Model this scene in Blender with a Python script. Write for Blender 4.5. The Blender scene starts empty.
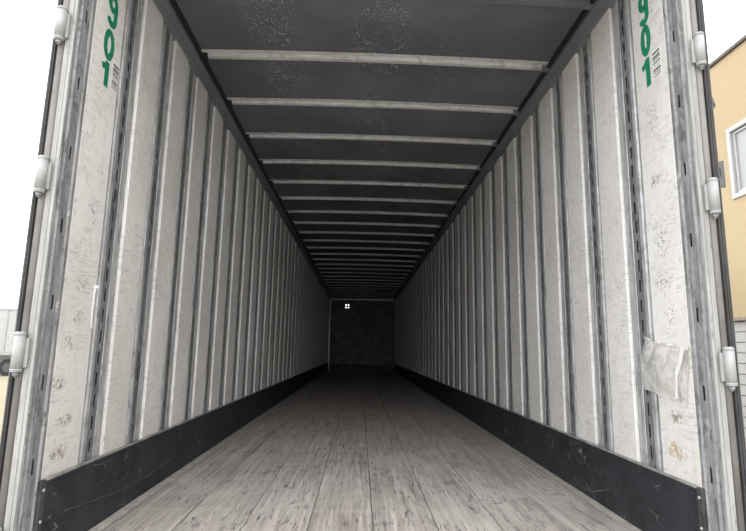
import bpy, bmesh, math, random
from mathutils import Matrix, Vector, noise
random.seed(7)
S = bpy.context.scene
C = S.collection

# ------------------------------------------------------------------ camera
cam_d = bpy.data.cameras.new('camera')
cam_d.sensor_width = 36.0
cam_d.lens = 36.0 * 509.67 / 746.0
cam_d.clip_start = 0.05
cam_d.clip_end = 500
cam = bpy.data.objects.new('camera', cam_d)
C.objects.link(cam)
rt = Vector((0.999493, -0.026559, 0.017557))
dn = Vector((0.021633, 0.161964, -0.98656))
fw = Vector((0.023359, 0.986439, 0.162456))
M = Matrix.Identity(4)
for i in range(3):
    M[i][0], M[i][1], M[i][2] = rt[i], -dn[i], -fw[i]
M[0][3], M[1][3], M[2][3] = -0.076, 0.0, 0.801
cam.matrix_world = M
S.camera = cam

# ------------------------------------------------------------------ overcast sky
W = bpy.data.worlds.new('overcast_sky')
S.world = W
W.use_nodes = True
wn, wl = W.node_tree.nodes, W.node_tree.links
wn.clear()
wo = wn.new('ShaderNodeOutputWorld')
wb = wn.new('ShaderNodeBackground')
wt = wn.new('ShaderNodeTexCoord')
wz = wn.new('ShaderNodeTexNoise')
wz.inputs['Scale'].default_value = 1.6
wz.inputs['Detail'].default_value = 4
wr = wn.new('ShaderNodeValToRGB')
wr.color_ramp.elements[0].position = 0.3
wr.color_ramp.elements[0].color = (0.86, 0.88, 0.92, 1)
wr.color_ramp.elements[1].position = 0.65
wr.color_ramp.elements[1].color = (1.0, 1.0, 1.0, 1)
wl.new(wt.outputs['Generated'], wz.inputs['Vector'])
wl.new(wz.outputs['Fac'], wr.inputs['Fac'])
wl.new(wr.outputs['Color'], wb.inputs['Color'])
wb.inputs['Strength'].default_value = 1.0
wl.new(wb.outputs['Background'], wo.inputs['Surface'])

# ------------------------------------------------------------------ exposure
vs = S.view_settings
vs.view_transform = 'Standard'
vs.look = 'None'
vs.exposure = 2.04
vs.gamma = 1.0
vs.use_curve_mapping = False


# ================================================================== helpers
class NT:
    """small node-tree builder"""
    def __init__(self, name):
        self.m = bpy.data.materials.new(name)
        self.m.use_nodes = True
        self.n = self.m.node_tree.nodes
        self.l = self.m.node_tree.links
        self.b = self.n['Principled BSDF']
        self.out = self.n['Material Output']

    def node(self, t, **kw):
        nd = self.n.new(t)
        for k, v in kw.items():
            setattr(nd, k, v)
        return nd

    def set(self, sock, v):
        if hasattr(v, 'is_output'):
            self.l.new(v, sock)
        else:
            sock.default_value = v

    def coord(self, scale=(1, 1, 1), rot=(0, 0, 0), rand=True):
        tc = self.node('ShaderNodeTexCoord')
        mp = self.node('ShaderNodeMapping')
        mp.inputs['Scale'].default_value = scale
        mp.inputs['Rotation'].default_value = rot
        src = tc.outputs['Object']
        if rand:
            oi = self.node('ShaderNodeObjectInfo')
            ml = self.node('ShaderNodeMath', operation='MULTIPLY')
            self.l.new(oi.outputs['Random'], ml.inputs[0])
            ml.inputs[1].default_value = 87.0
            ad = self.node('ShaderNodeVectorMath', operation='ADD')
            self.l.new(src, ad.inputs[0])
            self.l.new(ml.outputs[0], ad.inputs[1])
            src = ad.outputs[0]
        self.l.new(src, mp.inputs['Vector'])
        return mp.outputs['Vector']

    def noise(self, vec, scale, detail=4, rough=0.55, dist=0.0):
        nz = self.node('ShaderNodeTexNoise')
        self.l.new(vec, nz.inputs['Vector'])
        nz.inputs['Scale'].default_value = scale
        nz.inputs['Detail'].default_value = detail
        nz.inputs['Roughness'].default_value = rough
        nz.inputs['Distortion'].default_value = dist
        return nz.outputs['Fac']

    def vor(self, vec, scale, feature='F1', rnd=1.0):
        v = self.node('ShaderNodeTexVoronoi', feature=feature)
        self.l.new(vec, v.inputs['Vector'])
        v.inputs['Scale'].default_value = scale
        v.inputs['Randomness'].default_value = rnd
        return v.outputs['Distance']

    def ramp(self, fac, a, b, lo=0.0, hi=1.0):
        mr = self.node('ShaderNodeMapRange', interpolation_type='SMOOTHSTEP')
        self.set(mr.inputs['Value'], fac)
        mr.inputs['From Min'].default_value = a
        mr.inputs['From Max'].default_value = b
        mr.inputs['To Min'].default_value = lo
        mr.inputs['To Max'].default_value = hi
        return mr.outputs['Result']

    def math(self, op, a, b=0.0):
        m = self.node('ShaderNodeMath', operation=op)
        self.set(m.inputs[0], a)
        self.set(m.inputs[1], b)
        return m.outputs[0]

    def mix(self, fac, a, b, mode='MIX'):
        mx = self.node('ShaderNodeMix', data_type='RGBA', blend_type=mode)
        self.set(mx.inputs[0], fac)
        for sock, v in ((mx.inputs[6], a), (mx.inputs[7], b)):
            if hasattr(v, 'is_output'):
                self.l.new(v, sock)
            else:
                sock.default_value = (v[0], v[1], v[2], 1)
        return mx.outputs[2]

    def bump(self, h, strength=0.3, dist=0.002):
        bp = self.node('ShaderNodeBump')
        bp.inputs['Strength'].default_value = strength
        bp.inputs['Distance'].default_value = dist
        self.l.new(h, bp.inputs['Height'])
        self.l.new(bp.outputs['Normal'], self.b.inputs['Normal'])

    def done(self, col, rough=0.6, metal=0.0, spec=0.5):
        if hasattr(col, 'is_output'):
            self.l.new(col, self.b.inputs['Base Color'])
        else:
            self.b.inputs['Base Color'].default_value = (col[0], col[1], col[2], 1)
        self.set(self.b.inputs['Roughness'], rough)
        self.b.inputs['Metallic'].default_value = metal
        self.b.inputs['Specular IOR Level'].default_value = spec
        return self.m


def box(bm, x0, x1, y0, y1, z0, z1, bev=0.0, mi=0):
    vv = [bm.verts.new(p) for p in ((x0, y0, z0), (x1, y0, z0), (x1, y1, z0), (x0, y1, z0),
                                    (x0, y0, z1), (x1, y0, z1), (x1, y1, z1), (x0, y1, z1))]
    fs = [bm.faces.new([vv[i] for i in q]) for q in
          ((3, 2, 1, 0), (4, 5, 6, 7), (0, 1, 5, 4), (1, 2, 6, 5), (2, 3, 7, 6), (3, 0, 4, 7))]
    for f in fs:
        f.material_index = mi
    if bev > 0:
        es = list({e for f in fs for e in f.edges})
        bmesh.ops.bevel(bm, geom=es, offset=bev, segments=2, affect='EDGES', profile=0.5)
    return fs


def cyl(bm, p0, p1, r0, r1=None, seg=16, cap=True):
    r1 = r0 if r1 is None else r1
    p0, p1 = Vector(p0), Vector(p1)
    d = (p1 - p0).normalized()
    a = d.orthogonal().normalized()
    b = d.cross(a)
    A, B = [], []
    for i in range(seg):
        t = 2 * math.pi * i / seg
        o = a * math.cos(t) + b * math.sin(t)
        A.append(bm.verts.new(p0 + o * r0))
        B.append(bm.verts.new(p1 + o * r1))
    for i in range(seg):
        j = (i + 1) % seg
        f = bm.faces.new((A[i], A[j], B[j], B[i]))
        f.smooth = True
    if cap:
        bm.faces.new(A[::-1])
        bm.faces.new(B)


def prism(bm, pts, axis, a, b):
    """extrude a closed 2-D outline (u, v) along an axis from a to b"""
    def P(u, v, t):
        return {'x': (t, u, v), 'y': (u, t, v), 'z': (u, v, t)}[axis]
    A = [bm.verts.new(P(u, v, a)) for u, v in pts]
    B = [bm.verts.new(P(u, v, b)) for u, v in pts]
    n = len(pts)
    for i in range(n):
        bm.faces.new((A[i], A[(i + 1) % n], B[(i + 1) % n], B[i]))
    bm.faces.new(A[::-1])
    bm.faces.new(B)


def obj(name, bm, mat, parent=None, smooth=False):
    bmesh.ops.recalc_face_normals(bm, faces=bm.faces[:])
    me = bpy.data.meshes.new(name)
    bm.to_mesh(me)
    bm.free()
    me.materials.append(mat)
    if smooth:
        for p in me.polygons:
            p.use_smooth = True
    o = bpy.data.objects.new(name, me)
    C.objects.link(o)
    if parent is not None:
        o.parent = parent
    return o


def inst(name, src, parent, loc=(0, 0, 0), scale=(1, 1, 1)):
    o = bpy.data.objects.new(name, src.data)
    C.objects.link(o)
    o.parent = parent
    o.location = loc
    o.scale = scale
    return o


def tag(o, label, cat, kind=None, group=None):
    o['label'] = label
    o['category'] = cat
    if kind:
        o['kind'] = kind
    if group:
        o['group'] = group
    return o


def empty(name, loc=(0, 0, 0)):
    o = bpy.data.objects.new(name, None)
    o.empty_display_size = 0.2
    C.objects.link(o)
    o.location = loc
    return o


# ================================================================== materials
def scribble(t, scale, width, thr, rot=0.0, asp=(1, 1, 1)):
    """thin wandering scratch lines: contour lines of a noise, kept only inside scattered patches"""
    nz = t.noise(t.coord(asp, (rot, 0, 0)), scale, 2, 0.5, 0.4)
    line = t.ramp(t.math('ABSOLUTE', t.math('SUBTRACT', nz, 0.5)), width, width * 0.25)
    m = t.noise(t.coord((1, 1, 1), (0.3, rot, 0)), 6.5, 3, 0.6)
    return t.math('MULTIPLY', line, t.ramp(m, thr, thr + 0.05))


def m_panel():
    t = NT('aged_white_panel')
    v = t.coord()
    big = t.noise(v, 1.3, 3)
    fine = t.noise(v, 26, 6, 0.7)
    col = t.mix(t.ramp(big, 0.3, 0.75), (0.65, 0.63, 0.60), (0.78, 0.77, 0.75))
    col = t.mix(t.ramp(fine, 0.42, 0.72, 0, 0.34), col, (0.46, 0.44, 0.41))
    st = t.noise(t.coord((1, 28, 1.0)), 2.0, 4, 0.6)
    col = t.mix(t.ramp(st, 0.55, 0.78, 0, 0.32), col, (0.47, 0.455, 0.43))
    # grey rub marks running slantwise
    sc = t.noise(t.coord((1, 2.5, 40), (0.30, 0, 0)), 3.0, 3, 0.6, 0.5)
    msk = t.noise(v, 3.6, 3)
    scm = t.math('MULTIPLY', t.ramp(sc, 0.54, 0.64), t.ramp(msk, 0.44, 0.62))
    col = t.mix(t.math('MULTIPLY', scm, 0.28), col, (0.24, 0.23, 0.22))
    sc2 = t.noise(t.coord((1, 5, 34), (-0.55, 0, 0)), 3.6, 3, 0.6, 0.5)
    scm2 = t.math('MULTIPLY', t.ramp(sc2, 0.58, 0.66), t.ramp(t.noise(v, 4.7, 2), 0.50, 0.62))
    col = t.mix(t.math('MULTIPLY', scm2, 0.40), col, (0.22, 0.20, 0.19))
    # scribbled scratches
    col = t.mix(t.math('MULTIPLY', scribble(t, 34, 0.022, 0.56, 0.4), 0.5), col, (0.17, 0.145, 0.13))
    col = t.mix(t.math('MULTIPLY', scribble(t, 20, 0.016, 0.58, 1.1, (1, 1, 2.2)), 0.5), col, (0.16, 0.14, 0.125))
    # brown glue residue
    m3 = t.noise(t.coord((1, 1, 0.8)), 8.0, 5, 0.72)
    col = t.mix(t.ramp(m3, 0.66, 0.73, 0, 0.55), col, (0.30, 0.24, 0.195))
    t.bump(fine, 0.15, 0.002)
    return t.done(col, t.ramp(fine, 0.2, 0.8, 0.45, 0.65), 0, 0.3)


def m_metal(name, lo, hi, metal=0.35, rough=0.45, streak=(9, 9, 0.8), grime=0.5):
    t = NT(name)
    v = t.coord()
    a = t.noise(t.coord(streak), 5, 5, 0.65)
    b = t.noise(v, 30, 5, 0.7)
    c = t.noise(t.coord((1, 1, 0.6)), 13, 5, 0.7, 1.0)
    col = t.mix(t.ramp(a, 0.3, 0.7), lo, hi)
    col = t.mix(t.ramp(b, 0.45, 0.75, 0, 0.35 * grime), col, [x * 0.5 for x in lo])
    col = t.mix(t.ramp(c, 0.52, 0.66, 0, 0.7 * grime), col, [x * 0.5 for x in lo])
    w = t.noise(t.coord((1, 1, 0.5)), 17, 4, 0.7)
    col = t.mix(t.ramp(w, 0.62, 0.70, 0, 0.5 * grime), col, [min(0.7, x * 1.5) for x in hi])
    t.bump(b, 0.2, 0.0015)
    return t.done(col, t.ramp(b, 0.2, 0.8, rough - 0.1, rough + 0.15), metal)


def m_wood():
    t = NT('worn_hardwood_floor')
    v = t.coord()
    g = t.noise(t.coord((14, 0.55, 1)), 3, 6, 0.65)
    lam = t.noise(t.coord((24, 0.02, 1)), 1.6, 1)
    big = t.noise(v, 1.4, 4, 0.6)
    col = t.mix(t.ramp(g, 0.3, 0.72), (0.22, 0.193, 0.172), (0.57, 0.52, 0.475))
    col = t.mix(t.ramp(lam, 0.35, 0.65, 0, 0.5), col, (0.32, 0.29, 0.265))
    col = t.mix(t.ramp(big, 0.35, 0.7, 0, 0.40), col, (0.58, 0.545, 0.51))
    # dark gouges along the grain
    gg = t.noise(t.coord((30, 3.4, 1)), 2.0, 6, 0.8, 0.6)
    gm = t.noise(v, 3.2, 3)
    ga = t.math('MULTIPLY', t.ramp(gg, 0.54, 0.60), t.ramp(gm, 0.38, 0.58))
    col = t.mix(t.math('MULTIPLY', ga, 0.9), col, (0.085, 0.065, 0.06))
    # black smears
    sm = t.noise(t.coord((3.2, 1.5, 1)), 2.4, 4, 0.6, 0.8)
    col = t.mix(t.ramp(sm, 0.60, 0.70, 0, 0.5), col, (0.08, 0.07, 0.065))
    # pale worn bands across the boards over the cross-members
    tc = t.node('ShaderNodeTexCoord')
    sx = t.node('ShaderNodeSeparateXYZ')
    t.l.new(tc.outputs['Object'], sx.inputs[0])
    wob = t.math('MULTIPLY', t.noise(v, 7, 3), 0.03)
    yy = t.math('ADD', sx.outputs['Y'], wob)
    ph = t.math('PINGPONG', yy, 0.152)
    band = t.ramp(ph, 0.026, 0.004)
    bm_ = t.ramp(t.noise(t.coord((5, 5, 5)), 2.0, 3), 0.38, 0.62)
    col = t.mix(t.math('MULTIPLY', t.math('MULTIPLY', band, bm_), 0.35), col, (0.50, 0.475, 0.44))
    # white scratches
    ws = t.noise(t.coord((40, 6, 1), (0, 0, 0.5)), 1.5, 4, 0.7)
    col = t.mix(t.ramp(ws, 0.70, 0.76, 0, 0.5), col, (0.6, 0.58, 0.55))
    t.bump(gg, 0.35, 0.003)
    return t.done(col, t.ramp(g, 0.2, 0.8, 0.5, 0.75), 0, 0.35)


def m_black():
    t = NT('scuffed_black_steel')
    v = t.coord()
    a = t.noise(v, 6, 5, 0.65)
    col = t.mix(t.ramp(a, 0.3, 0.75), (0.015, 0.0155, 0.020), (0.036, 0.037, 0.044))
    s1 = t.noise(t.coord((3, 1.6, 38), (-0.12, 0, 0)), 2.4, 5, 0.75, 0.3)
    m1 = t.noise(v, 2.7, 3)
    sm = t.math('MULTIPLY', t.ramp(s1, 0.62, 0.72), t.ramp(m1, 0.42, 0.62))
    col = t.mix(t.math('MULTIPLY', sm, 0.6), col, (0.16, 0.16, 0.17))
    s3 = t.noise(t.coord((3, 6, 30), (0.55, 0, 0)), 3.0, 5, 0.75, 0.3)
    col = t.mix(t.ramp(s3, 0.55, 0.70, 0, 0.5), col, (0.10, 0.10, 0.108))
    s2 = t.vor(t.coord((1, 0.7, 2.2), (0.5, 0, 0)), 5, 'DISTANCE_TO_EDGE')
    m2 = t.noise(v, 5, 3)
    sm2 = t.math('MULTIPLY', t.ramp(s2, 0.02, 0.0), t.ramp(m2, 0.56, 0.62))
    col = t.mix(t.math('MULTIPLY', sm2, 0.5), col, (0.35, 0.35, 0.35))
    t.bump(a, 0.2, 0.002)
    return t.done(col, 0.55, 0.0, 0.35)


def m_roof():
    t = NT('dark_grey_roof_sheet')
    v = t.coord(rand=False)
    a = t.noise(v, 1.2, 4, 0.6)
    col = t.mix(t.ramp(a, 0.3, 0.7), (0.12, 0.122, 0.132), (0.175, 0.177, 0.19))
    # dried water spots in loose drifts
    d1 = t.vor(v, 62)
    sz = t.noise(v, 26, 2)
    d2 = t.vor(v, 31)
    spots = t.math('MAXIMUM', t.ramp(t.math('SUBTRACT', t.math('MULTIPLY', sz, 0.52), d1), 0.0, 0.04),
                   t.ramp(t.math('SUBTRACT', t.math('MULTIPLY', sz, 0.40), d2), 0.0, 0.04))
    tc = t.node('ShaderNodeTexCoord')
    sx = t.node('ShaderNodeSeparateXYZ')
    t.l.new(tc.outputs['Object'], sx.inputs[0])
    def lane(c, w):
        return t.ramp(t.math('ABSOLUTE', t.math('SUBTRACT', sx.outputs['X'], c)), w, w * 0.35)
    ln = t.math('MAXIMUM', t.math('MAXIMUM', lane(-0.66, 0.22), lane(0.02, 0.26)), t.math('MULTIPLY', lane(0.5, 0.16), 0.5))
    mk = t.math('MULTIPLY', ln, t.ramp(t.noise(v, 2.6, 3), 0.36, 0.6))
    col = t.mix(t.math('MULTIPLY', t.math('MULTIPLY', spots, mk), 0.65), col, (0.50, 0.50, 0.50))
    gr = t.noise(t.coord((1, 6, 1), rand=False), 3, 5, 0.7)
    col = t.mix(t.ramp(gr, 0.62, 0.78, 0, 0.3), col, (0.22, 0.22, 0.225))
    return t.done(col, 0.75, 0.0, 0.08)


def m_plain(name, col, rough=0.6, metal=0.0, var=0.12, scale=8, spec=0.4):
    t = NT(name)
    v = t.coord()
    a = t.noise(v, scale, 5, 0.6)
    c = t.mix(t.ramp(a, 0.3, 0.7), [x * (1 - var) for x in col], [min(1, x * (1 + var)) for x in col])
    t.bump(a, 0.08, 0.002)
    return t.done(c, rough, metal, spec)


def m_frame():
    t = NT('chipped_white_frame_paint')
    v = t.coord()
    a = t.noise(t.coord((6, 6, 0.8)), 5, 5, 0.65)
    col = t.mix(t.ramp(a, 0.3, 0.7), (0.24, 0.237, 0.226), (0.33, 0.327, 0.315))
    ch = t.noise(t.coord((3, 3, 0.6)), 14, 6, 0.78)
    col = t.mix(t.ramp(ch, 0.55, 0.65, 0, 0.6), col, (0.10, 0.098, 0.095))
    t.bump(ch, 0.25, 0.002)
    return t.done(col, 0.55)


def m_plastic():
    t = NT('clear_plastic_film')
    v = t.coord()
    a = t.noise(v, 14, 4, 0.6, 0.8)
    t.bump(a, 0.6, 0.006)
    m = t.done((0.80, 0.79, 0.77), 0.22, 0, 0.6)
    tr = t.node('ShaderNodeBsdfTransparent')
    tr.inputs[0].default_value = (0.96, 0.955, 0.94, 1)
    mx = t.node('ShaderNodeMixShader')
    t.set(mx.inputs[0], t.ramp(a, 0.3, 0.75, 0.22, 0.62))
    t.l.new(tr.outputs[0], mx.inputs[1])
    t.l.new(t.b.outputs[0], mx.inputs[2])
    t.l.new(mx.outputs[0], t.out.inputs['Surface'])
    return m


def m_decal(name, col, thr=0.48, lines=False, amt=0.6):
    """see-through film of residue: patchy, or only thin scratch lines"""
    t = NT(name)
    v = t.coord()
    m = t.done(col, 0.7)
    a = t.noise(v, 42, 6, 0.8)
    if lines:
        nz = t.noise(t.coord((1, 1, 1.6), (0.7, 0, 0)), 27, 2, 0.5, 0.8)
        ln = t.ramp(t.math('ABSOLUTE', t.math('SUBTRACT', nz, 0.5)), 0.024, 0.006)
        fac = t.math('MULTIPLY', ln, t.ramp(a, 0.40, 0.52, 0, amt))
    else:
        fac = t.ramp(a, thr - 0.06, thr + 0.12, 0.0, amt)
    # ragged edge: the film thins out towards its rim
    tc = t.node('ShaderNodeTexCoord')
    ds = t.node('ShaderNodeVectorMath', operation='DISTANCE')
    t.l.new(tc.outputs['Generated'], ds.inputs[0])
    ds.inputs[1].default_value = (0.5, 0.5, 0.5)
    rim = t.math('ADD', ds.outputs['Value'], t.math('MULTIPLY', t.noise(v, 24, 4, 0.7), 0.55))
    fac = t.math('MULTIPLY', fac, t.ramp(rim, 1.02, 0.72))
    tr = t.node('ShaderNodeBsdfTransparent')
    mx = t.node('ShaderNodeMixShader')
    t.set(mx.inputs[0], fac)
    t.l.new(tr.outputs[0], mx.inputs[1])
    t.l.new(t.b.outputs[0], mx.inputs[2])
    t.l.new(mx.outputs[0], t.out.inputs['Surface'])
    return m


def m_glass():
    t = NT('window_glass')
    return t.done((0.27, 0.275, 0.28), 0.12, 0.0, 0.4)


PANEL = m_panel()
POST = m_metal('galvanised_wall_post', (0.30, 0.305, 0.315), (0.52, 0.525, 0.53), 0.15, 0.42, grime=0.8)
TRACK = m_metal('dull_slotted_track', (0.12, 0.125, 0.135), (0.29, 0.295, 0.305), 0.15, 0.5, grime=1.0)
CORNER = m_metal('streaked_steel_rear_post', (0.165, 0.167, 0.17), (0.36, 0.362, 0.365), 0.1, 0.55, grime=1.1)
WOOD = m_wood()
BLACK = m_black()
ROOF = m_roof()
RAIL = m_plain('grey_roof_rail', (0.17, 0.175, 0.185), 0.45, 0.1, 0.15, 3)
BOW = m_metal('pale_roof_bow', (0.50, 0.485, 0.465), (0.70, 0.685, 0.66), 0.0, 0.5, (1.2, 9, 9), 0.7)
DARK = m_plain('black_bracket_and_gap_shade', (0.02, 0.02, 0.022), 0.6)
STRIP = m_plain('pale_floor_edge_wood', (0.42, 0.395, 0.36), 0.6, 0, 0.2, 14)
FRAME = m_frame()
HINGE = m_plain('white_hinge_paint', (0.32, 0.32, 0.316), 0.4, 0, 0.08, 20)
SEAL = m_plain('grey_rubber_seal', (0.17, 0.16, 0.15), 0.6, 0, 0.2, 6)
RUBBER = m_plain('dark_door_edge', (0.040, 0.039, 0.040), 0.6, 0, 0.3, 6)
DOORP = m_plain('white_door_skin', (0.62, 0.62, 0.61), 0.5)
SKIN = m_plain('outer_trailer_skin', (0.60, 0.60, 0.59), 0.5)
GREEN = m_plain('green_lettering', (0.010, 0.205, 0.105), 0.5, 0, 0.12, 12)
STICK = m_plain('white_sticker_paper', (0.80, 0.795, 0.78), 0.6, 0, 0.06, 20)
INK = m_plain('grey_print_ink', (0.17, 0.17, 0.175), 0.7)
FILM = m_plastic()
TAPE = m_plain('white_tape', (0.74, 0.74, 0.73), 0.45, 0, 0.05, 20)
BROWN = m_decal('brown_glue_residue', (0.32, 0.26, 0.22), 0.52, amt=0.6)
YELLOW = m_decal('yellow_paint_stain', (0.62, 0.49, 0.27), 0.47, amt=0.6)
GREYM = m_decal('grey_rub_marks', (0.15, 0.135, 0.125), 0.55, True, 0.45)
STEEL = m_plain('bright_steel_trim', (0.62, 0.62, 0.64), 0.45, 1.0, 0.1, 5)
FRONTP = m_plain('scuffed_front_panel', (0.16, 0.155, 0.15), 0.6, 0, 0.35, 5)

# ================================================================== dimensions
XW = 1.25          # panel face
TP = 0.018         # panel thickness (proud of the post base)
Y0, Y1 = 1.914, 19.69
YP, PITCH = 2.3892, 0.4328
NPOST = 40
GAPW = 0.206
ZR = 2.67          # wall top, under the roof rail
ZK = 0.298         # kick plate top
ROOFZ = 2.772
GZ = -1.15

# ------------------------------------------------------------------ ground outside
def ground():
    t = NT('grey_yard_concrete')
    v = t.coord(rand=False)
    a = t.noise(v, 0.6, 6, 0.65)
    col = t.mix(t.ramp(a, 0.3, 0.7), (0.30, 0.29, 0.27), (0.42, 0.40, 0.37))
    conc = t.done(col, 0.85)
    bm = bmesh.new()
    box(bm, -6, 60, -60, 90, GZ - 0.2, GZ)
    g = obj('ground', bm, conc)
    tag(g, 'pale grey concrete yard the trailer stands on', 'ground', 'structure')
    t = NT('yellow_gravel')
    v = t.coord(rand=False)
    a = t.noise(v, 18, 6, 0.7)
    b = t.noise(v, 0.5, 3)
    col = t.mix(t.ramp(a, 0.3, 0.7), (0.16, 0.125, 0.07), (0.27, 0.225, 0.14))
    col = t.mix(t.ramp(b, 0.4, 0.7, 0, 0.4), col, (0.26, 0.235, 0.18))
    gr = t.done(col, 0.9)
    bm = bmesh.new()
    box(bm, -90, -6, -60, 90, GZ - 0.2, GZ + 0.004)
    g = obj('ground', bm, gr)
    tag(g, 'yellowish sandy ground seen beyond the left door edge', 'ground', 'structure')
ground()

# ------------------------------------------------------------------ floor
bm = bmesh.new()
box(bm, -1.31, 1.31, Y0 + 0.01, Y1 + 0.06, -0.16, -0.032)
floor = obj('floor', bm, m_plain('floor_underframe', (0.10, 0.09, 0.08), 0.8))
tag(floor, 'worn greyish hardwood trailer floor of long boards', 'floor', 'structure')
NB = 8
bx0, bx1 = -1.182, 1.192
bw = (bx1 - bx0) / NB
for i in range(NB):
    bm = bmesh.new()
    w = bw - 0.003
    prism(bm, [(-w / 2, -0.032), (w / 2, -0.032), (w / 2, -0.003), (w / 2 - 0.003, 0), (-w / 2 + 0.003, 0), (-w / 2, -0.003)], 'y', Y0 + 0.02, Y1)
    b = obj('floor_board', bm, WOOD, floor)
    b.location = (bx0 + bw * (i + 0.5), 0, random.uniform(-0.0015, 0.0))
for s in (-1, 1):
    bm = bmesh.new()
    a, c = (-1.236, bx0 - 0.004) if s < 0 else (bx1 + 0.004, 1.236)
    box(bm, a, c, Y0 + 0.02, Y1, -0.032, 0.004, 0.002)
    obj('edge_strip', bm, STRIP, floor)
bm = bmesh.new()
box(bm, -1.25, 1.25, Y0 - 0.03, Y0 + 0.018, -0.18, 0.0, 0.004)
obj('rear_sill', bm, CORNER, floor)


# ------------------------------------------------------------------ side walls
def track_mesh(bm, xf, half, z0, z1, slots, slot_half, slot_len, depth):
    """vertical strip facing +x at x = xf with real slot recesses going to -x"""
    V = {}
    def v(x, y, z):
        k = (round(x, 5), round(y, 5), round(z, 5))
        if k not in V:
            V[k] = bm.verts.new(k)
        return V[k]
    def q(*p):
        bm.faces.new([v(*a) for a in p])
    ys = [-half, -slot_half, slot_half, half]
    z = z0
    spans = []
    for sz in slots:
        spans.append((z, sz - slot_len / 2, False))
        spans.append((sz - slot_len / 2, sz + slot_len / 2, True))
        z = sz + slot_len / 2
    spans.append((z, z1, False))
    for a, b, slot in spans:
        for j in range(3):
            if slot and j == 1:
                continue
            q((xf, ys[j], a), (xf, ys[j + 1], a), (xf, ys[j + 1], b), (xf, ys[j], b))
        if slot:
            xb = xf - 0.002
            l, r = ys[1], ys[2]
            q((xf, l, a), (xf, l, b), (xb, l, b), (xb, l, a))
            q((xf, r, a), (xb, r, a), (xb, r, b), (xf, r, b))
            q((xf, l, a), (xb, l, a), (xb, r, a), (xf, r, a))
            q((xf, l, b), (xf, r, b), (xb, r, b), (xb, l, b))
    xe = xf - 0.004
    for y in (ys[0], ys[3]):
        for a, b, _ in spans:
            q((xf, y, a), (xf, y, b), (xe, y, b), (xe, y, a))


# shared meshes, written for the left wall (facing +x), x measured from the panel face
PW = PITCH - GAPW
bm = bmesh.new()
box(bm, -TP, 0, -PW / 2, PW / 2, 0.0, ZR + 0.01, 0.004)
panel_src = obj('wall_panel', bm, PANEL)
bm = bmesh.new()
g = GAPW / 2
outer = [(-0.0395, -g - 0.02), (-TP, -g - 0.02), (-TP, -0.066), (-0.014, -0.064), (-0.0085, -0.060), (-0.0085, -0.036), (-0.0105, -0.033), (-0.0135, -0.0305)]
inner = [(-0.0165, -0.0305), (-0.0135, -0.036), (-0.0115, -0.040), (-0.0115, -0.057), (-0.017, -0.061), (-0.021, -0.068), (-0.021, -g - 0.012), (-0.0375, -g - 0.012)]
near = [(-0.0395, -g - 0.02), (-0.034, -g - 0.02), (-0.034, -0.069), (-0.016, -0.0665)] + outer[3:] + inner[:5] + [(-0.0375, -0.061)]
far = [(x, -y) for x, y in (outer + inner)[::-1]]
prof = near + far          # a deep shadow groove beside the nearer panel, a shallow flange beside the farther one
prism(bm, prof, 'z', 0.0, ZR + 0.012)
post_src = obj('wall_post', bm, POST)
bm = bmesh.new()
sl = [0.36 + 0.0955 * k for k in range(24)]
track_mesh(bm, -0.0108, 0.0303, 0.0, ZR + 0.012, sl, 0.0085, 0.058, 0.020)
track_src = obj('slotted_track', bm, TRACK)
first = {}
panels = {}
for s, side in ((-1, 'left'), (1, 'right')):
    bm = bmesh.new()
    box(bm, min(s * 1.290, s * 1.306), max(s * 1.290, s * 1.306), Y0 + 0.10, Y1 + 0.06, -0.15, 2.79)
    w = obj('wall_' + side, bm, SKIN)
    tag(w, 'ribbed %s side wall of pale panels between slotted metal posts' % side, 'wall', 'structure')
    first[side] = w
    sc = (-s, 1, 1)
    for k in range(NPOST):
        y = YP + k * PITCH
        if y > Y1 - 0.1:
            break
        if s < 0 and k == 0:
            p, tr = post_src, track_src
            p.parent = w
            p.location = (s * XW, y, 0)
            tr.parent = p
        else:
            p = inst('wall_post', post_src, w, (s * XW, y, 0), sc)
            tr = inst('slotted_track', track_src, p)
    for k in range(-1, NPOST):
        y = YP + (k + 0.5) * PITCH
        if y > Y1 - 0.05:
            break
        if k == -1:      # first panel, cut to meet the rear post
            y0, y1 = 2.034, YP - GAPW / 2
            bm = bmesh.new()
            hw = (y1 - y0) / 2
            box(bm, -TP, 0, -hw, hw, 0.0, ZR + 0.01, 0.004)
            p = obj('wall_panel', bm, PANEL, w)
            p.location = (s * XW, (y0 + y1) / 2, 0)
            p.scale = sc
            panels[side] = p
        elif s < 0 and k == 0:
            p = panel_src
            p.parent = w
            p.location = (s * XW, y, 0)
        else:
            p = inst('wall_panel', panel_src, w, (s * XW, y, 0), sc)

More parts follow.
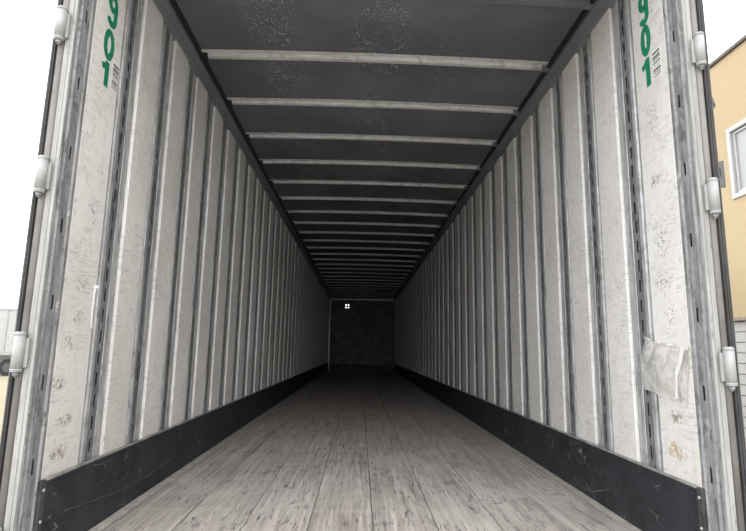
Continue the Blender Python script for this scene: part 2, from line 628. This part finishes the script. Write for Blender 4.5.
# ------------------------------------------------------------------ kick plates
for s, side in ((-1, 'left'), (1, 'right')):
    bm = bmesh.new()
    x0, x1 = sorted((s * 1.2485, s * 1.237))
    box(bm, x0, x1, 2.045, Y1 - 0.02, 0.005, ZK - 0.004, 0.001)
    k = obj('baseboard_' + side, bm, BLACK)
    tag(k, 'scuffed black steel kick plate along the foot of the %s wall' % side, 'kick plate', 'structure')
    bm = bmesh.new()
    x0, x1 = sorted((s * 1.2495, s * 1.232))
    box(bm, x0, x1, 2.046, Y1 - 0.02, ZK - 0.004, ZK + 0.004, 0.001)
    obj('top_trim', bm, m_plain('worn_kick_edge', (0.28, 0.275, 0.26), 0.5, 0.2, 0.3, 9), k)
    bm = bmesh.new()
    x0, x1 = sorted((s * 1.252, s * 1.233))
    box(bm, x0, x1, 2.012, 2.044, 0.005, ZK + 0.002, 0.003)
    cap = obj('end_cap', bm, m_plain('dark_end_cap', (0.055, 0.055, 0.06), 0.5, 0.1, 0.4, 20), k)
    for z in (0.06, 0.155, 0.265):
        bm = bmesh.new()
        cyl(bm, (s * 1.234, 2.028, z), (s * 1.229, 2.028, z), 0.007, 0.005, 10)
        obj('rivet', bm, POST, cap)
# long pale scrape across the left plate
bm = bmesh.new()
pts = [(2.19, 0.146), (2.36, 0.128), (2.48, 0.115), (2.62, 0.099), (2.79, 0.088), (2.93, 0.086), (3.1, 0.09), (3.3, 0.105), (3.55, 0.112)]
for (a, b), (c, d) in zip(pts, pts[1:]):
    cyl(bm, (-1.2368, a, b), (-1.2368, c, d), 0.0009, 0.0009, 5)
obj('scrape', bm, m_plain('bare_metal_scrape', (0.17, 0.165, 0.16), 0.5), bpy.data.objects['baseboard_left'])

# ------------------------------------------------------------------ roof
bm = bmesh.new()
nx = 12
for i in range(nx):
    pass
def crown(x):
    return 0.018 * (1 - (x / 1.3) ** 2)
xs = [-1.3 + 2.6 * i / 16 for i in range(17)]
prism(bm, [(x, ROOFZ + crown(x)) for x in xs] + [(x, ROOFZ + 0.02 + crown(x)) for x in xs[::-1]], 'y', Y0 + 0.08, Y1 + 0.06)
ceil = obj('ceiling', bm, ROOF)
tag(ceil, 'dark grey roof sheet speckled with dried water spots', 'ceiling', 'structure')
YB, PB = 3.245, 0.6682
xr = 1.195
bxs = [-xr + 2 * xr * i / 14 for i in range(15)]
def bow_mesh(bm):
    sec = [(-0.055, 0.0), (-0.055, -0.004), (-0.018, -0.004), (-0.014, -0.027), (0.014, -0.027), (0.018, -0.004), (0.055, -0.004), (0.055, 0.0)]
    rows = []
    for x in bxs:
        rows.append([bm.verts.new((x, u, ROOFZ + crown(x) + v)) for u, v in sec])
    n = len(sec)
    for a, b in zip(rows, rows[1:]):
        for i in range(n):
            bm.faces.new((a[i], a[(i + 1) % n], b[(i + 1) % n], b[i]))
    bm.faces.new(rows[0])
    bm.faces.new(rows[-1][::-1])
bow = br = None
for k in range(-1, 25):
    y = YB + k * PB
    if y > Y1 - 0.1:
        break
    if bow is None:
        bm = bmesh.new(); bow_mesh(bm)
        bow = obj('roof_bow', bm, BOW, ceil)
        bow.location = (0, y, 0)
        bow.rotation_euler.z = 0.0086
        bow.material_slots[0].link = 'OBJECT'
        bow.material_slots[0].material = RAIL      # the first bow takes the darker grey rail material
        bow['label'] = 'grey bow behind the header'
        o = bow
    else:
        o = inst('roof_bow', bow, ceil, (0, y, 0))
        o.rotation_euler.z = 0.0086
    for s in (-1, 1):
        if br is None:
            bm = bmesh.new()
            prism(bm, [(-0.022, -0.034), (0.022, -0.034), (0.022, 0.030), (-0.022, 0.030)], 'x', -xr - 0.02, -xr + 0.045)
            bmesh.ops.bevel(bm, geom=bm.edges[:], offset=0.004, segments=2, affect='EDGES')
            for v in bm.verts:
                v.co.z += ROOFZ
            br = obj('bow_bracket', bm, DARK, o)
        else:
            c = inst('bow_bracket', br, o, (0, 0, 0), (-s, 1, 1))
            if s > 0:
                c.material_slots[0].link = 'OBJECT'
                c.material_slots[0].material = RAIL
# rounded roof rails
n = 0
for s, side in ((-1, 'left'), (1, 'right')):
    n += 1
    bm = bmesh.new()
    pr = [(1.262, ZR - 0.004), (1.243, ZR), (1.236, ZR + 0.006)]
    for i in range(7):
        a = i / 6
        pr.append((1.236 - 0.030 * a, ZR + 0.006 + 0.045 * a + 0.010 * math.sin(math.pi * a)))
    pr += [(1.203, 2.733), (1.203, 2.745), (1.262, 2.752)]
    prism(bm, [(s * x, z) for x, z in pr], 'y', Y0 + 0.08, Y1)
    r = obj('trim_%d' % n, bm, RAIL, smooth=False)
    tag(r, 'grey roof rail running along the top of the %s wall' % side, 'roof rail', 'structure')
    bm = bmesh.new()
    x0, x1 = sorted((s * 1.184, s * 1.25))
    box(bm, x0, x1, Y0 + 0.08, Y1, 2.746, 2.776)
    obj('shadow_gap_strip', bm, DARK, r).name = 'gap_shade_strip'  # shade of the gap between rail and roof, put in as a black strip

# ------------------------------------------------------------------ rear posts, header
def slots7():
    return [2.1605 - 0.3006 * k for k in range(8) if 2.1605 - 0.3006 * k > 0.08][::-1] + [2.4611]
for s, side in ((-1, 'left'), (1, 'right')):
    n += 1
    bm = bmesh.new()
    # outline (x outward, y deep): rear face, grooved inner return
    pr = [(1.250, 1.914), (1.289, 1.914), (1.289, 2.034), (1.288, 2.050), (1.269, 2.050), (1.269, 2.034), (1.252, 2.034), (1.248, 2.029), (1.248, 2.012), (1.253, 2.006),
          (1.2545, 2.0055), (1.2545, 2.0045), (1.2565, 2.0045), (1.2565, 2.030), (1.286, 2.030), (1.286, 1.945), (1.2565, 1.945), (1.2565, 1.9555), (1.2545, 1.9555), (1.2545, 1.953), (1.249, 1.950), (1.249, 1.942), (1.258, 1.937), (1.258, 1.924), (1.2495, 1.921)]
    prism(bm, [(s * x, y) for x, y in pr], 'z', -0.16, 2.80)
    p = obj('trim_%d' % n, bm, CORNER)
    tag(p, 'streaked steel rear corner post framing the %s side of the opening' % side, 'corner post', 'structure')
    bm = bmesh.new()
    track_mesh(bm, 0, 0.0245, -0.1, 2.78, slots7(), 0.0065, 0.056, 0.018)
    tr = obj('slotted_track', bm, CORNER, p)
    tr.location = (s * 1.2535, 1.980, 0)
    tr.scale = (-s, 1, 1)
    bm = bmesh.new()
    x0, x1 = sorted((s * 1.252, s * 1.2655))
    box(bm, x0, x1, 1.909, 1.9138, -0.15, 2.79, 0.0015)
    obj('painted_face', bm, FRAME, p)
    bm = bmesh.new()
    x0, x1 = sorted((s * 1.2675, s * 1.287))
    box(bm, x0, x1, 1.911, 1.9138, -0.15, 2.79, 0.0012)
    obj('painted_face', bm, FRAME, p)
n += 1
bm = bmesh.new()
box(bm, -1.247, 1.247, Y0, Y0 + 0.10, 2.68, 2.82, 0.006)
tag(obj('trim_%d' % n, bm, CORNER), 'steel header beam across the top of the rear opening', 'header', 'structure')

# ------------------------------------------------------------------ rear doors, swung right round against the sides
HZ = {-1: (2.70, 2.068, 1.437, 0.770, 0.105), 1: (2.67, 2.045, 1.418, 0.762, 0.10)}
for s, side, dn_ in ((-1, 'left', 1), (1, 'right', 2)):
    bm = bmesh.new()
    q = 0.0 if s > 0 else -0.010      # the left door is folded a little tighter
    x0, x1 = sorted((s * (1.320), s * (1.350 + q)))
    box(bm, x0, x1, 1.945, 3.12, -0.10, 2.78, 0.003)
    d = obj('door_%d' % dn_, bm, DOORP)
    tag(d, 'open %s rear door folded back flat against the trailer side' % side, 'door', 'structure')
    bm = bmesh.new()
    prism(bm, [(s * x, y) for x, y in ((1.319, 1.944), (1.319, 1.915), (1.321, 1.906), (1.327, 1.906), (1.3285, 1.916), (1.330, 1.906), (1.335, 1.904),
                                       (1.3365, 1.916), (1.338, 1.907), (1.343, 1.909), (1.343, 1.944))], 'z', -0.10, 2.78)
    if s < 0:
        for v in bm.verts:
            v.co.x = -(1.319 + (-v.co.x - 1.319) * 0.6)
    obj('door_edge', bm, RUBBER, d)
    bm = bmesh.new()
    x0, x1 = sorted((s * (1.3435 + q), s * (1.351 + q)))
    box(bm, x0, x1, 1.915, 1.944, -0.10, 2.78, 0.002)
    obj('edge_lip', bm, SEAL, d)
    bm = bmesh.new()
    cyl(bm, (s * 1.3035, 1.921, -0.12), (s * 1.3035, 1.921, 2.79), 0.0145, seg=20)
    obj('round_seal', bm, SEAL, d)
    for z in HZ[s]:
        bm = bmesh.new()
        hx = s * 1.3015
        cyl(bm, (hx, 1.893, z - 0.060), (hx, 1.893, z + 0.060), 0.0188, seg=20)
        for zz, dz in ((z + 0.060, 0.006), (z - 0.060, -0.006)):
            cyl(bm, (hx, 1.893, zz), (hx, 1.893, zz + dz), 0.0198, 0.0198, 20)
            cyl(bm, (hx, 1.893, zz + dz), (hx, 1.893, zz + dz * 2), 0.0198, 0.015, 20)
        h = obj('hinge', bm, HINGE, d)
        bm = bmesh.new()
        x0, x1 = sorted((s * 1.272, s * 1.290))
        box(bm, x0, x1, 1.8985, 1.9088, z - 0.056, z + 0.050, 0.002)
        obj('hinge_leaf', bm, FRAME, h)
        bm = bmesh.new()
        cyl(bm, (hx, 1.893, z - 0.073), (hx, 1.893, z - 0.084), 0.011, 0.011, 6)
        cyl(bm, (hx, 1.893, z - 0.084), (hx, 1.893, z - 0.090), 0.006, 0.005, 10)
        obj('hinge_pin', bm, CORNER, h)
# latch hardware showing past the right door's edge
d = bpy.data.objects['door_2']
bm = bmesh.new()
prism(bm, [(1.350, 1.472), (1.397, 1.476), (1.397, 1.590), (1.374, 1.582), (1.374, 1.560), (1.382, 1.552), (1.382, 1.520), (1.374, 1.514), (1.350, 1.505)], 'y', 1.95, 1.958)
obj('keeper_plate', bm, m_plain('grey_keeper_steel', (0.12, 0.122, 0.125), 0.5, 0.3), d)
bm = bmesh.new()
pt = [(1.348, 1.90), (1.366, 1.885), (1.380, 1.855), (1.386, 1.828), (1.376, 1.820), (1.366, 1.836), (1.352, 1.850)]
for a, b in zip(pt, pt[1:]):
    cyl(bm, (a[0], 1.955, a[1]), (b[0], 1.955, b[1]), 0.0045, 0.0045, 8)
obj('tie_back_hook', bm, m_plain('dark_hook_steel', (0.14, 0.14, 0.145), 0.5, 0.3), d)
# keeper lower on the right
bm = bmesh.new()
box(bm, 1.350, 1.372, 1.95, 1.96, 0.36, 0.44, 0.003)
obj('keeper_plate', bm, DARK, d)

# ------------------------------------------------------------------ front wall with a little four-hole vent
def holed_wall():
    bm = bmesh.new()
    vx, vz, h, gp = -0.572, 2.428, 0.040, 0.055
    hx = [vx - gp / 2 - h, vx - gp / 2, vx + gp / 2, vx + gp / 2 + h]
    hz = [vz - gp / 2 - h, vz - gp / 2, vz + gp / 2, vz + gp / 2 + h]
    X = [-1.289] + hx + [1.289]
    Z = [-0.1] + hz + [2.80]
    for i in range(5):
        for j in range(5):
            if i in (1, 3) and j in (1, 3):
                continue
            box(bm, X[i], X[i + 1], Y1, Y1 + 0.03, Z[j], Z[j + 1])
    bmesh.ops.remove_doubles(bm, verts=bm.verts[:], dist=1e-5)
    seen = {}
    for f in bm.faces[:]:
        c = f.calc_center_median()
        k = tuple(round(a, 4) for a in c)
        seen.setdefault(k, []).append(f)
    dbl = [f for fs in seen.values() if len(fs) > 1 for f in fs]
    bmesh.ops.delete(bm, geom=dbl, context='FACES')
    return bm, vx, vz, h, gp
bm, vx, vz, h, gp = holed_wall()
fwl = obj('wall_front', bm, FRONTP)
tag(fwl, 'dark scuffed front wall at the far end of the trailer', 'wall', 'structure')
bm = bmesh.new()
r = h + gp / 2
for a, b, c, d_ in ((-r - .03, -r, -r - .03, r + .03), (r, r + .03, -r - .03, r + .03), (-r, r, -r - .03, -r), (-r, r, r, r + .03)):
    box(bm, vx + a, vx + b, Y1 - 0.012, Y1 - 0.0005, vz + c, vz + d_)
obj('vent_frame', bm, FRONTP, fwl)
bm = bmesh.new()
prism(bm, [(-1.246, Y1 - 0.002), (-1.215, Y1 - 0.002), (-1.215, Y1 - 0.02), (-1.230, Y1 - 0.022), (-1.234, Y1 - 0.05), (-1.246, Y1 - 0.05)], 'z', 0.0, 2.70)
obj('corner_trim', bm, STEEL, fwl)
bm = bmesh.new()
prism(bm, [(1.246, Y1 - 0.002), (1.195, Y1 - 0.002), (1.195, Y1 - 0.02), (1.226, Y1 - 0.022), (1.232, Y1 - 0.05), (1.246, Y1 - 0.05)], 'z', 0.0, 2.70)
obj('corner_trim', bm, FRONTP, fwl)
bm = bmesh.new()
box(bm, -1.19, 1.19, Y1 - 0.04, Y1 - 0.001, 2.67, 2.71, 0.004)
obj('top_trim', bm, STEEL, fwl)
bm = bmesh.new()
box(bm, -1.19, 1.19, Y1 - 0.02, Y1 - 0.001, 0.005, 0.23, 0.002)
obj('kick_plate', bm, BLACK, fwl)


# ------------------------------------------------------------------ green numerals and barcode stickers
def ribbon(bm, pts, wd, closed=False, th=0.0012):
    """flat band of width wd along a 2-D path, thickness th towards +x (local u = y, v = z)"""
    n = len(pts)
    L, R_ = [], []
    for i in range(n):
        p = Vector(pts[i])
        a = Vector(pts[(i - 1) % n]) if (closed or i > 0) else p
        b = Vector(pts[(i + 1) % n]) if (closed or i < n - 1) else p
        t = (b - a).normalized()
        nn = Vector((-t.y, t.x))
        L.append(p + nn * wd / 2)
        R_.append(p - nn * wd / 2)
    vl = [[bm.verts.new((x, q.x, q.y)) for q in Q] for x in (0.0, th) for Q in (L, R_)]
    rng = range(n if closed else n - 1)
    for i in rng:
        j = (i + 1) % n
        bm.faces.new((vl[2][i], vl[2][j], vl[3][j], vl[3][i]))
        bm.faces.new((vl[0][i], vl[1][i], vl[1][j], vl[0][j]))
        bm.faces.new((vl[0][i], vl[0][j], vl[2][j], vl[2][i]))
        bm.faces.new((vl[1][i], vl[3][i], vl[3][j], vl[1][j]))
    if not closed:
        for i in (0, n - 1):
            bm.faces.new((vl[0][i], vl[2][i], vl[3][i], vl[1][i]))


def ell(cx, cy, rx, ry, a0, a1, n):
    return [(cx + rx * math.cos(math.radians(a0 + (a1 - a0) * i / n)), cy + ry * math.sin(math.radians(a0 + (a1 - a0) * i / n))) for i in range(n + 1)]


def digit(ch, w, h):
    """digit centred at 0, reading left to right along +u"""
    bm = bmesh.new()
    st = 0.030
    if ch == '0':
        ribbon(bm, ell(0, 0, w / 2 - st / 2, h / 2 - st / 2, 0, 360, 28)[:-1], st, True)
    elif ch == '9':
        r = h * 0.29
        ribbon(bm, ell(0, h / 2 - r, w / 2 - st / 2, r - st / 2, 0, 360, 24)[:-1], st, True)
        tail = [(w / 2 - st / 2, h / 2 - r), (w / 2 - st / 2, 0.0)] + ell(0, -h / 2 + h * 0.27, w / 2 - st / 2, h * 0.27 - st / 2, 0, -165, 14)
        ribbon(bm, tail, st, th=0.0018)
    else:
        ribbon(bm, [(0.012, -h / 2), (0.012, h / 2)], st * 1.1)
        ribbon(bm, [(0.012, h / 2 - 0.012), (-0.012, h / 2 - 0.03), (-0.032, h / 2 - 0.036)], st * 0.9, th=0.0018)
    return bm


def mark(parent, bm, name, mat, s, y, z, off=0.0006):
    """a thin piece lying on the first wall panel; local +u runs to the reader's right"""
    o = obj(name, bm, mat, parent)
    # panel local frame is mirrored in x on the right wall, so y keeps its direction
    o.location = (off, y - parent.location.y, z)
    if s > 0:
        o.scale = (1, -1, 1)
    return o

for s, side in ((-1, 'left'), (1, 'right')):
    p = panels[side]
    if s < 0:
        spec = (('9', 2.168, 2.325, 0.088, 0.165), ('0', 2.168, 2.154, 0.092, 0.150), ('1', 2.160, 2.012, 0.08, 0.118))
        bar = (2.249, 2.040, 0.064, 0.136)
    else:
        spec = (('9', 2.176, 2.433, 0.080, 0.170), ('0', 2.177, 2.268, 0.080, 0.156), ('1', 2.187, 2.107, 0.08, 0.140))
        bar = (2.105, 2.112, 0.068, 0.132)
    for ch, y, z, w, h in spec:
        o = mark(p, digit(ch, w, h), 'digit', GREEN, s, y, z)
        o['label'] = 'green painted numeral %s' % ch
    # the number carries on above the frame's top edge
    o = mark(p, digit('0', 0.088, 0.155), 'digit', GREEN, s, spec[0][1], spec[0][2] + 0.175)
    o['label'] = 'green painted numeral 0'
    y, z, w, h = bar
    bm = bmesh.new()
    box(bm, 0, 0.0006, -w / 2, w / 2, -h / 2, h / 2)
    o = mark(p, bm, 'barcode_sticker', STICK, s, y, z)
    o['label'] = 'small white barcode sticker'
    bm = bmesh.new()
    zz = -h / 2 + 0.006
    rr = random.Random(3)
    while zz < h / 2 - 0.010:
        t_ = rr.choice((0.003, 0.006, 0.009, 0.013))
        box(bm, 0, 0.0004, -w / 2 + 0.005, w / 2 - 0.006, zz, zz + t_)
        zz += t_ + rr.choice((0.003, 0.005, 0.007))
    o = mark(p, bm, 'barcode_bars', INK, s, y, z, 0.0013)

# ------------------------------------------------------------------ stains and residue with shapes of their own
def blob(w, h, seed):
    bm = bmesh.new()
    n = 22
    vs_ = []
    for i in range(n):
        a = 2 * math.pi * i / n
        k = 0.75 + 0.5 * noise.noise(Vector((math.cos(a) * 1.5, math.sin(a) * 1.5, seed * 3.1)))
        vs_.append((w / 2 * k * 1.25 * math.cos(a), h / 2 * k * 1.25 * math.sin(a)))
    prism(bm, vs_, 'x', 0, 0.0003)
    return bm
for s, lst in ((-1, ((2.090, 0.648, .11, .05, BROWN), (2.15, 0.50, .15, .07, BROWN), (2.14, 0.375, .14, .06, BROWN),
                     (2.19, 1.36, .16, .16, GREYM), (2.17, 1.05, .20, .10, GREYM), (2.11, 0.80, .12, .06, BROWN), (2.17, 0.92, .16, .08, GREYM))),
               (1, ((2.182, 1.58, .11, .085, BROWN), (2.178, 0.402, .16, .065, YELLOW), (2.165, 0.545, .12, .06, BROWN), (2.175, 1.30, .16, .22, GREYM),
                    (2.17, 1.13, .18, .14, GREYM), (2.18, 1.86, .12, .22, GREYM), (2.14, 0.97, .12, .10, GREYM)))):
    p = panels['left' if s < 0 else 'right']
    for i, (y, z, w, h, m) in enumerate(lst):
        mark(p, blob(w, h, i + 5 * s), 'residue_patch', m, s, y, z, 0.0004 + 0.00005 * i)
# peeled white strip on the edge of the left panel
p = panels['left']
bm = bmesh.new()
ribbon(bm, [(0.0, 0.09), (0.004, 0.078), (-0.002, 0.05), (0.002, 0.02), (-0.004, -0.01), (0.0, -0.05), (0.004, -0.09)], 0.008, th=0.004)
bmesh.ops.create_icosphere(bm, subdivisions=1, radius=0.010, matrix=Matrix.Translation((0.004, 0.004, 0.088)))
mark(p, bm, 'peeled_strip', TAPE, -1, 2.270, 0.963, 0.0006)['label'] = 'white peeled strip'

# ------------------------------------------------------------------ plastic pouch taped on the right wall
def pouch():
    root = empty('plastic_pouch', (1.245, 2.2, 0.61))
    tag(root, 'crumpled clear plastic document pouch taped to the right wall panel', 'pouch')
    nu, nv = 22, 18
    tl, tr_, br_, bl = (2.335, 0.878), (2.035, 0.822), (2.070, 0.600), (2.385, 0.648)
    def film(dx, amp, seed):
        bm = bmesh.new()
        G = []
        for j in range(nv + 1):
            b = j / nv
            row = []
            for i in range(nu + 1):
                a = i / nu
                y = (tl[0] * (1 - a) + tr_[0] * a) * (1 - b) + (bl[0] * (1 - a) + br_[0] * a) * b
                z = (tl[1] * (1 - a) + tr_[1] * a) * (1 - b) + (bl[1] * (1 - a) + br_[1] * a) * b
                z -= 0.014 * math.sin(math.pi * a) * (1 - b)
                cr = noise.noise(Vector((a * 3.2 + b * 1.4, b * 2.2, seed)))
                cr = abs(cr) * amp + amp * 0.5 * math.sin(math.pi * b) * math.sin(math.pi * a)
                row.append(bm.verts.new((-dx - cr, y - 2.2, z - 0.61)))
            G.append(row)
        for j in range(nv):
            for i in range(nu):
                f = bm.faces.new((G[j][i], G[j][i + 1], G[j + 1][i + 1], G[j + 1][i]))
                f.smooth = True
        return bm
    o = obj('back_film', film(0.002, 0.006, 2.0), FILM, root)
    o = obj('front_film', film(0.006, 0.022, 9.0), FILM, root)
    # rolled upper hem
    bm = bmesh.new()
    pts = [(2.335, 0.878), (2.28, 0.862), (2.20, 0.848), (2.12, 0.838), (2.035, 0.824)]
    for a, b in zip(pts, pts[1:]):
        cyl(bm, (-0.010, a[0] - 2.2, a[1] - 0.61), (-0.010, b[0] - 2.2, b[1] - 0.61), 0.005, 0.005, 8)
    obj('top_hem', bm, FILM, root)
    for pts, w in (([(2.038, 0.826), (2.058, 0.775), (2.094, 0.716)], 0.022), ([(2.092, 0.714), (2.096, 0.67), (2.100, 0.626)], 0.016)):
        bm = bmesh.new()
        ribbon(bm, [(a - 2.2, b - 0.61) for a, b in pts], w, th=0.001)
        for v in bm.verts:
            v.co.x -= 0.027
        obj('tape', bm, TAPE, root)
    return root
pouch()

# ------------------------------------------------------------------ yellow building on the right
def building():
    X = 6.5
    root = empty('building', (X, 8.0, GZ))
    tag(root, 'yellow rendered building with white framed window beyond the right door', 'building')
    t = NT('yellow_render')
    v = t.coord(rand=False)
    a = t.noise(v, 30, 5, 0.7)
    b = t.noise(v, 0.7, 3)
    col = t.mix(t.ramp(b, 0.3, 0.7), (0.335, 0.258, 0.150), (0.36, 0.282, 0.17))
    col = t.mix(t.ramp(a, 0.5, 0.75, 0, 0.25), col, (0.27, 0.195, 0.10))
    t.bump(a, 0.3, 0.01)
    yel = t.done(col, 0.85)
    white = m_plain('white_window_frame', (0.36, 0.36, 0.355), 0.4, 0, 0.04)
    slatm = m_plain('white_cladding', (0.33, 0.325, 0.31), 0.6, 0, 0.06, 3)
    ya, yb = -6.0, 26.0
    wy0, wy1, wz0, wz1 = 6.75, 8.55, 3.53, 4.84
    def L(o):
        o.location = (-X, -8.0, -GZ)
        return o
    bm = bmesh.new()
    Y = [ya, wy0, wy1, yb]
    Z = [1.46, wz0, wz1, 6.2]
    for i in range(3):
        for j in range(3):
            if i == 1 and j == 1:
                continue
            box(bm, X, X + 0.3, Y[i], Y[i + 1], Z[j], Z[j + 1])
    L(obj('upper_wall', bm, yel, root))
    bm = bmesh.new()
    box(bm, X + 0.32, X + 9, ya, yb, GZ, 6.1)
    L(obj('core', bm, yel, root))
    bm = bmesh.new()
    box(bm, X - 0.05, X + 0.35, ya, yb, 6.2, 6.27, 0.01)
    L(obj('parapet_cap', bm, m_plain('brown_coping', (0.07, 0.06, 0.05), 0.6), root))
    bm = bmesh.new()
    box(bm, X - 0.05, X + 0.30, ya, yb, 1.40, 1.459, 0.008)
    L(obj('ledge', bm, m_plain('beige_ledge', (0.20, 0.17, 0.13), 0.7), root))
    bm = bmesh.new()
    box(bm, X + 0.06, X + 0.3, ya, yb, GZ, 1.40)
    L(obj('base_wall', bm, slatm, root))
    nsl = 14
    hs = (1.395 - (GZ + 0.02)) / nsl
    first_ = None
    for i in range(nsl):
        z = GZ + 0.02 + i * hs
        if first_ is None:
            bm = bmesh.new()
            prism(bm, [(X + 0.058, 0.002), (X + 0.030, 0.002), (X + 0.024, 0.012), (X + 0.030, hs - 0.008), (X + 0.058, hs - 0.002)], 'y', ya, yb)
            first_ = L(obj('slat', bm, slatm, root))
            first_.location.z += z
        else:
            o = inst('slat', first_, root, (-X, -8.0, -GZ + z))
    # window: outer frame, inner sash, pane
    win = bmesh.new()
    fr = 0.085
    for a, b, c, d_ in ((wy0, wy0 + fr, wz0, wz1), (wy1 - fr, wy1, wz0, wz1), (wy0 + fr, wy1 - fr, wz0, wz0 + fr), (wy0 + fr, wy1 - fr, wz1 - fr, wz1)):
        box(win, X - 0.03, X + 0.12, a, b, c, d_, 0.008)
    wo_ = L(obj('window', win, white, root))
    bm = bmesh.new()
    f2 = 0.055
    for a, b, c, d_ in ((wy0 + fr + .01, wy0 + fr + f2, wz0 + fr + .01, wz1 - fr - .01), (wy1 - fr - f2, wy1 - fr - .01, wz0 + fr + .01, wz1 - fr - .01),
                        (wy0 + fr + f2, wy1 - fr - f2, wz0 + fr + .01, wz0 + fr + f2), (wy0 + fr + f2, wy1 - fr - f2, wz1 - fr - f2, wz1 - fr - .01)):
        box(bm, X + 0.02, X + 0.09, a, b, c, d_, 0.005)
    obj('sash', bm, white, wo_)
    bm = bmesh.new()
    box(bm, X + 0.05, X + 0.06, wy0 + fr + .02, wy1 - fr - .02, wz0 + fr + .02, wz1 - fr - .02)
    obj('pane', bm, m_glass(), wo_)
    bm = bmesh.new()
    box(bm, X + 0.08, X + 0.10, wy0 + fr, wy1 - fr, wz0 + fr, wz1 - fr)
    obj('blind', bm, white, wo_)
building()

# ------------------------------------------------------------------ parked trailer far off on the left
def far_trailer():
    root = empty('parked_trailer', (-26.0, 31.5, GZ))
    tag(root, 'white box trailer parked far away on the sandy ground', 'trailer')
    white = m_plain('far_trailer_white', (0.34, 0.34, 0.34), 0.5)
    grey = m_plain('far_trailer_grey', (0.30, 0.30, 0.31), 0.5)
    tyre = m_plain('tyre_rubber', (0.022, 0.022, 0.024), 0.8)
    hub = m_plain('wheel_hub', (0.08, 0.08, 0.083), 0.4, 0.4)
    x0, x1 = -6.5, 5.55
    bm = bmesh.new()
    box(bm, x0, x1, 0.0, 2.5, 1.35, 4.0, 0.03)
    obj('body', bm, white, root)
    bm = bmesh.new()
    box(bm, x0, x1, -0.03, 2.53, 1.22, 1.345, 0.01)
    obj('lower_rail', bm, grey, root)
    bm = bmesh.new()
    box(bm, x0, x1, -0.03, 2.53, 3.92, 4.02, 0.01)
    obj('upper_rail', bm, grey, root)
    src = None
    for i in range(17):
        x = x0 + 0.12 + i * 0.735
        if src is None:
            bm = bmesh.new()
            box(bm, -0.045, 0.045, -0.03, -0.002, 1.36, 3.91)
            src = obj('side_post', bm, grey, root)
            src.location.x = x
        else:
            inst('side_post', src, root, (x, 0, 0))
    bm = bmesh.new()
    box(bm, x0 + 0.3, x1 - 0.2, 0.5, 2.0, 1.0, 1.215)
    obj('chassis', bm, grey, root)
    tsrc = None
    for x in (4.9, 3.6):
        for y in (0.12, 2.05):
            if tsrc is None:
                bm = bmesh.new()
                cyl(bm, (0, 0, 0), (0, 0.30, 0), 0.50, seg=28)
                bmesh.ops.bevel(bm, geom=[e for e in bm.edges if len(e.link_faces) == 2 and e.calc_face_angle(0) > 1], offset=0.05, segments=3, affect='EDGES')
                tsrc = w = obj('wheel', bm, tyre, root)
                w.location = (x, y, 0.5)
                bm = bmesh.new()
                cyl(bm, (0, -0.02, 0), (0, 0.28, 0), 0.27, seg=20)
                hsrc = obj('hub', bm, hub, w)
            else:
                w = inst('wheel', tsrc, root, (x, y, 0.5))
                inst('hub', hsrc, w)
    bm = bmesh.new()
    cyl(bm, (4.9, 0.42, 0.5), (4.9, 2.05, 0.5), 0.07)
    cyl(bm, (3.6, 0.42, 0.5), (3.6, 2.05, 0.5), 0.07)
    box(bm, 3.4, 5.1, 0.7, 1.8, 0.56, 1.0)
    obj('axles', bm, grey, root)
    bm = bmesh.new()
    box(bm, -0.1, 0.1, -0.1, 0.1, 0.0, 1.0)
    lg = obj('landing_leg', bm, grey, root)
    lg.location = (-4.1, 0.6, 0)
    inst('landing_leg', lg, root, (-4.1, 1.9, 0))
    bm = bmesh.new()
    box(bm, x1 - 0.1, x1 + 0.02, 0.2, 2.3, 0.5, 0.62)
    box(bm, x1 - 0.08, x1, 0.6, 0.7, 0.62, 1.21)
    box(bm, x1 - 0.08, x1, 1.8, 1.9, 0.62, 1.21)
    obj('rear_guard', bm, grey, root)
far_trailer()
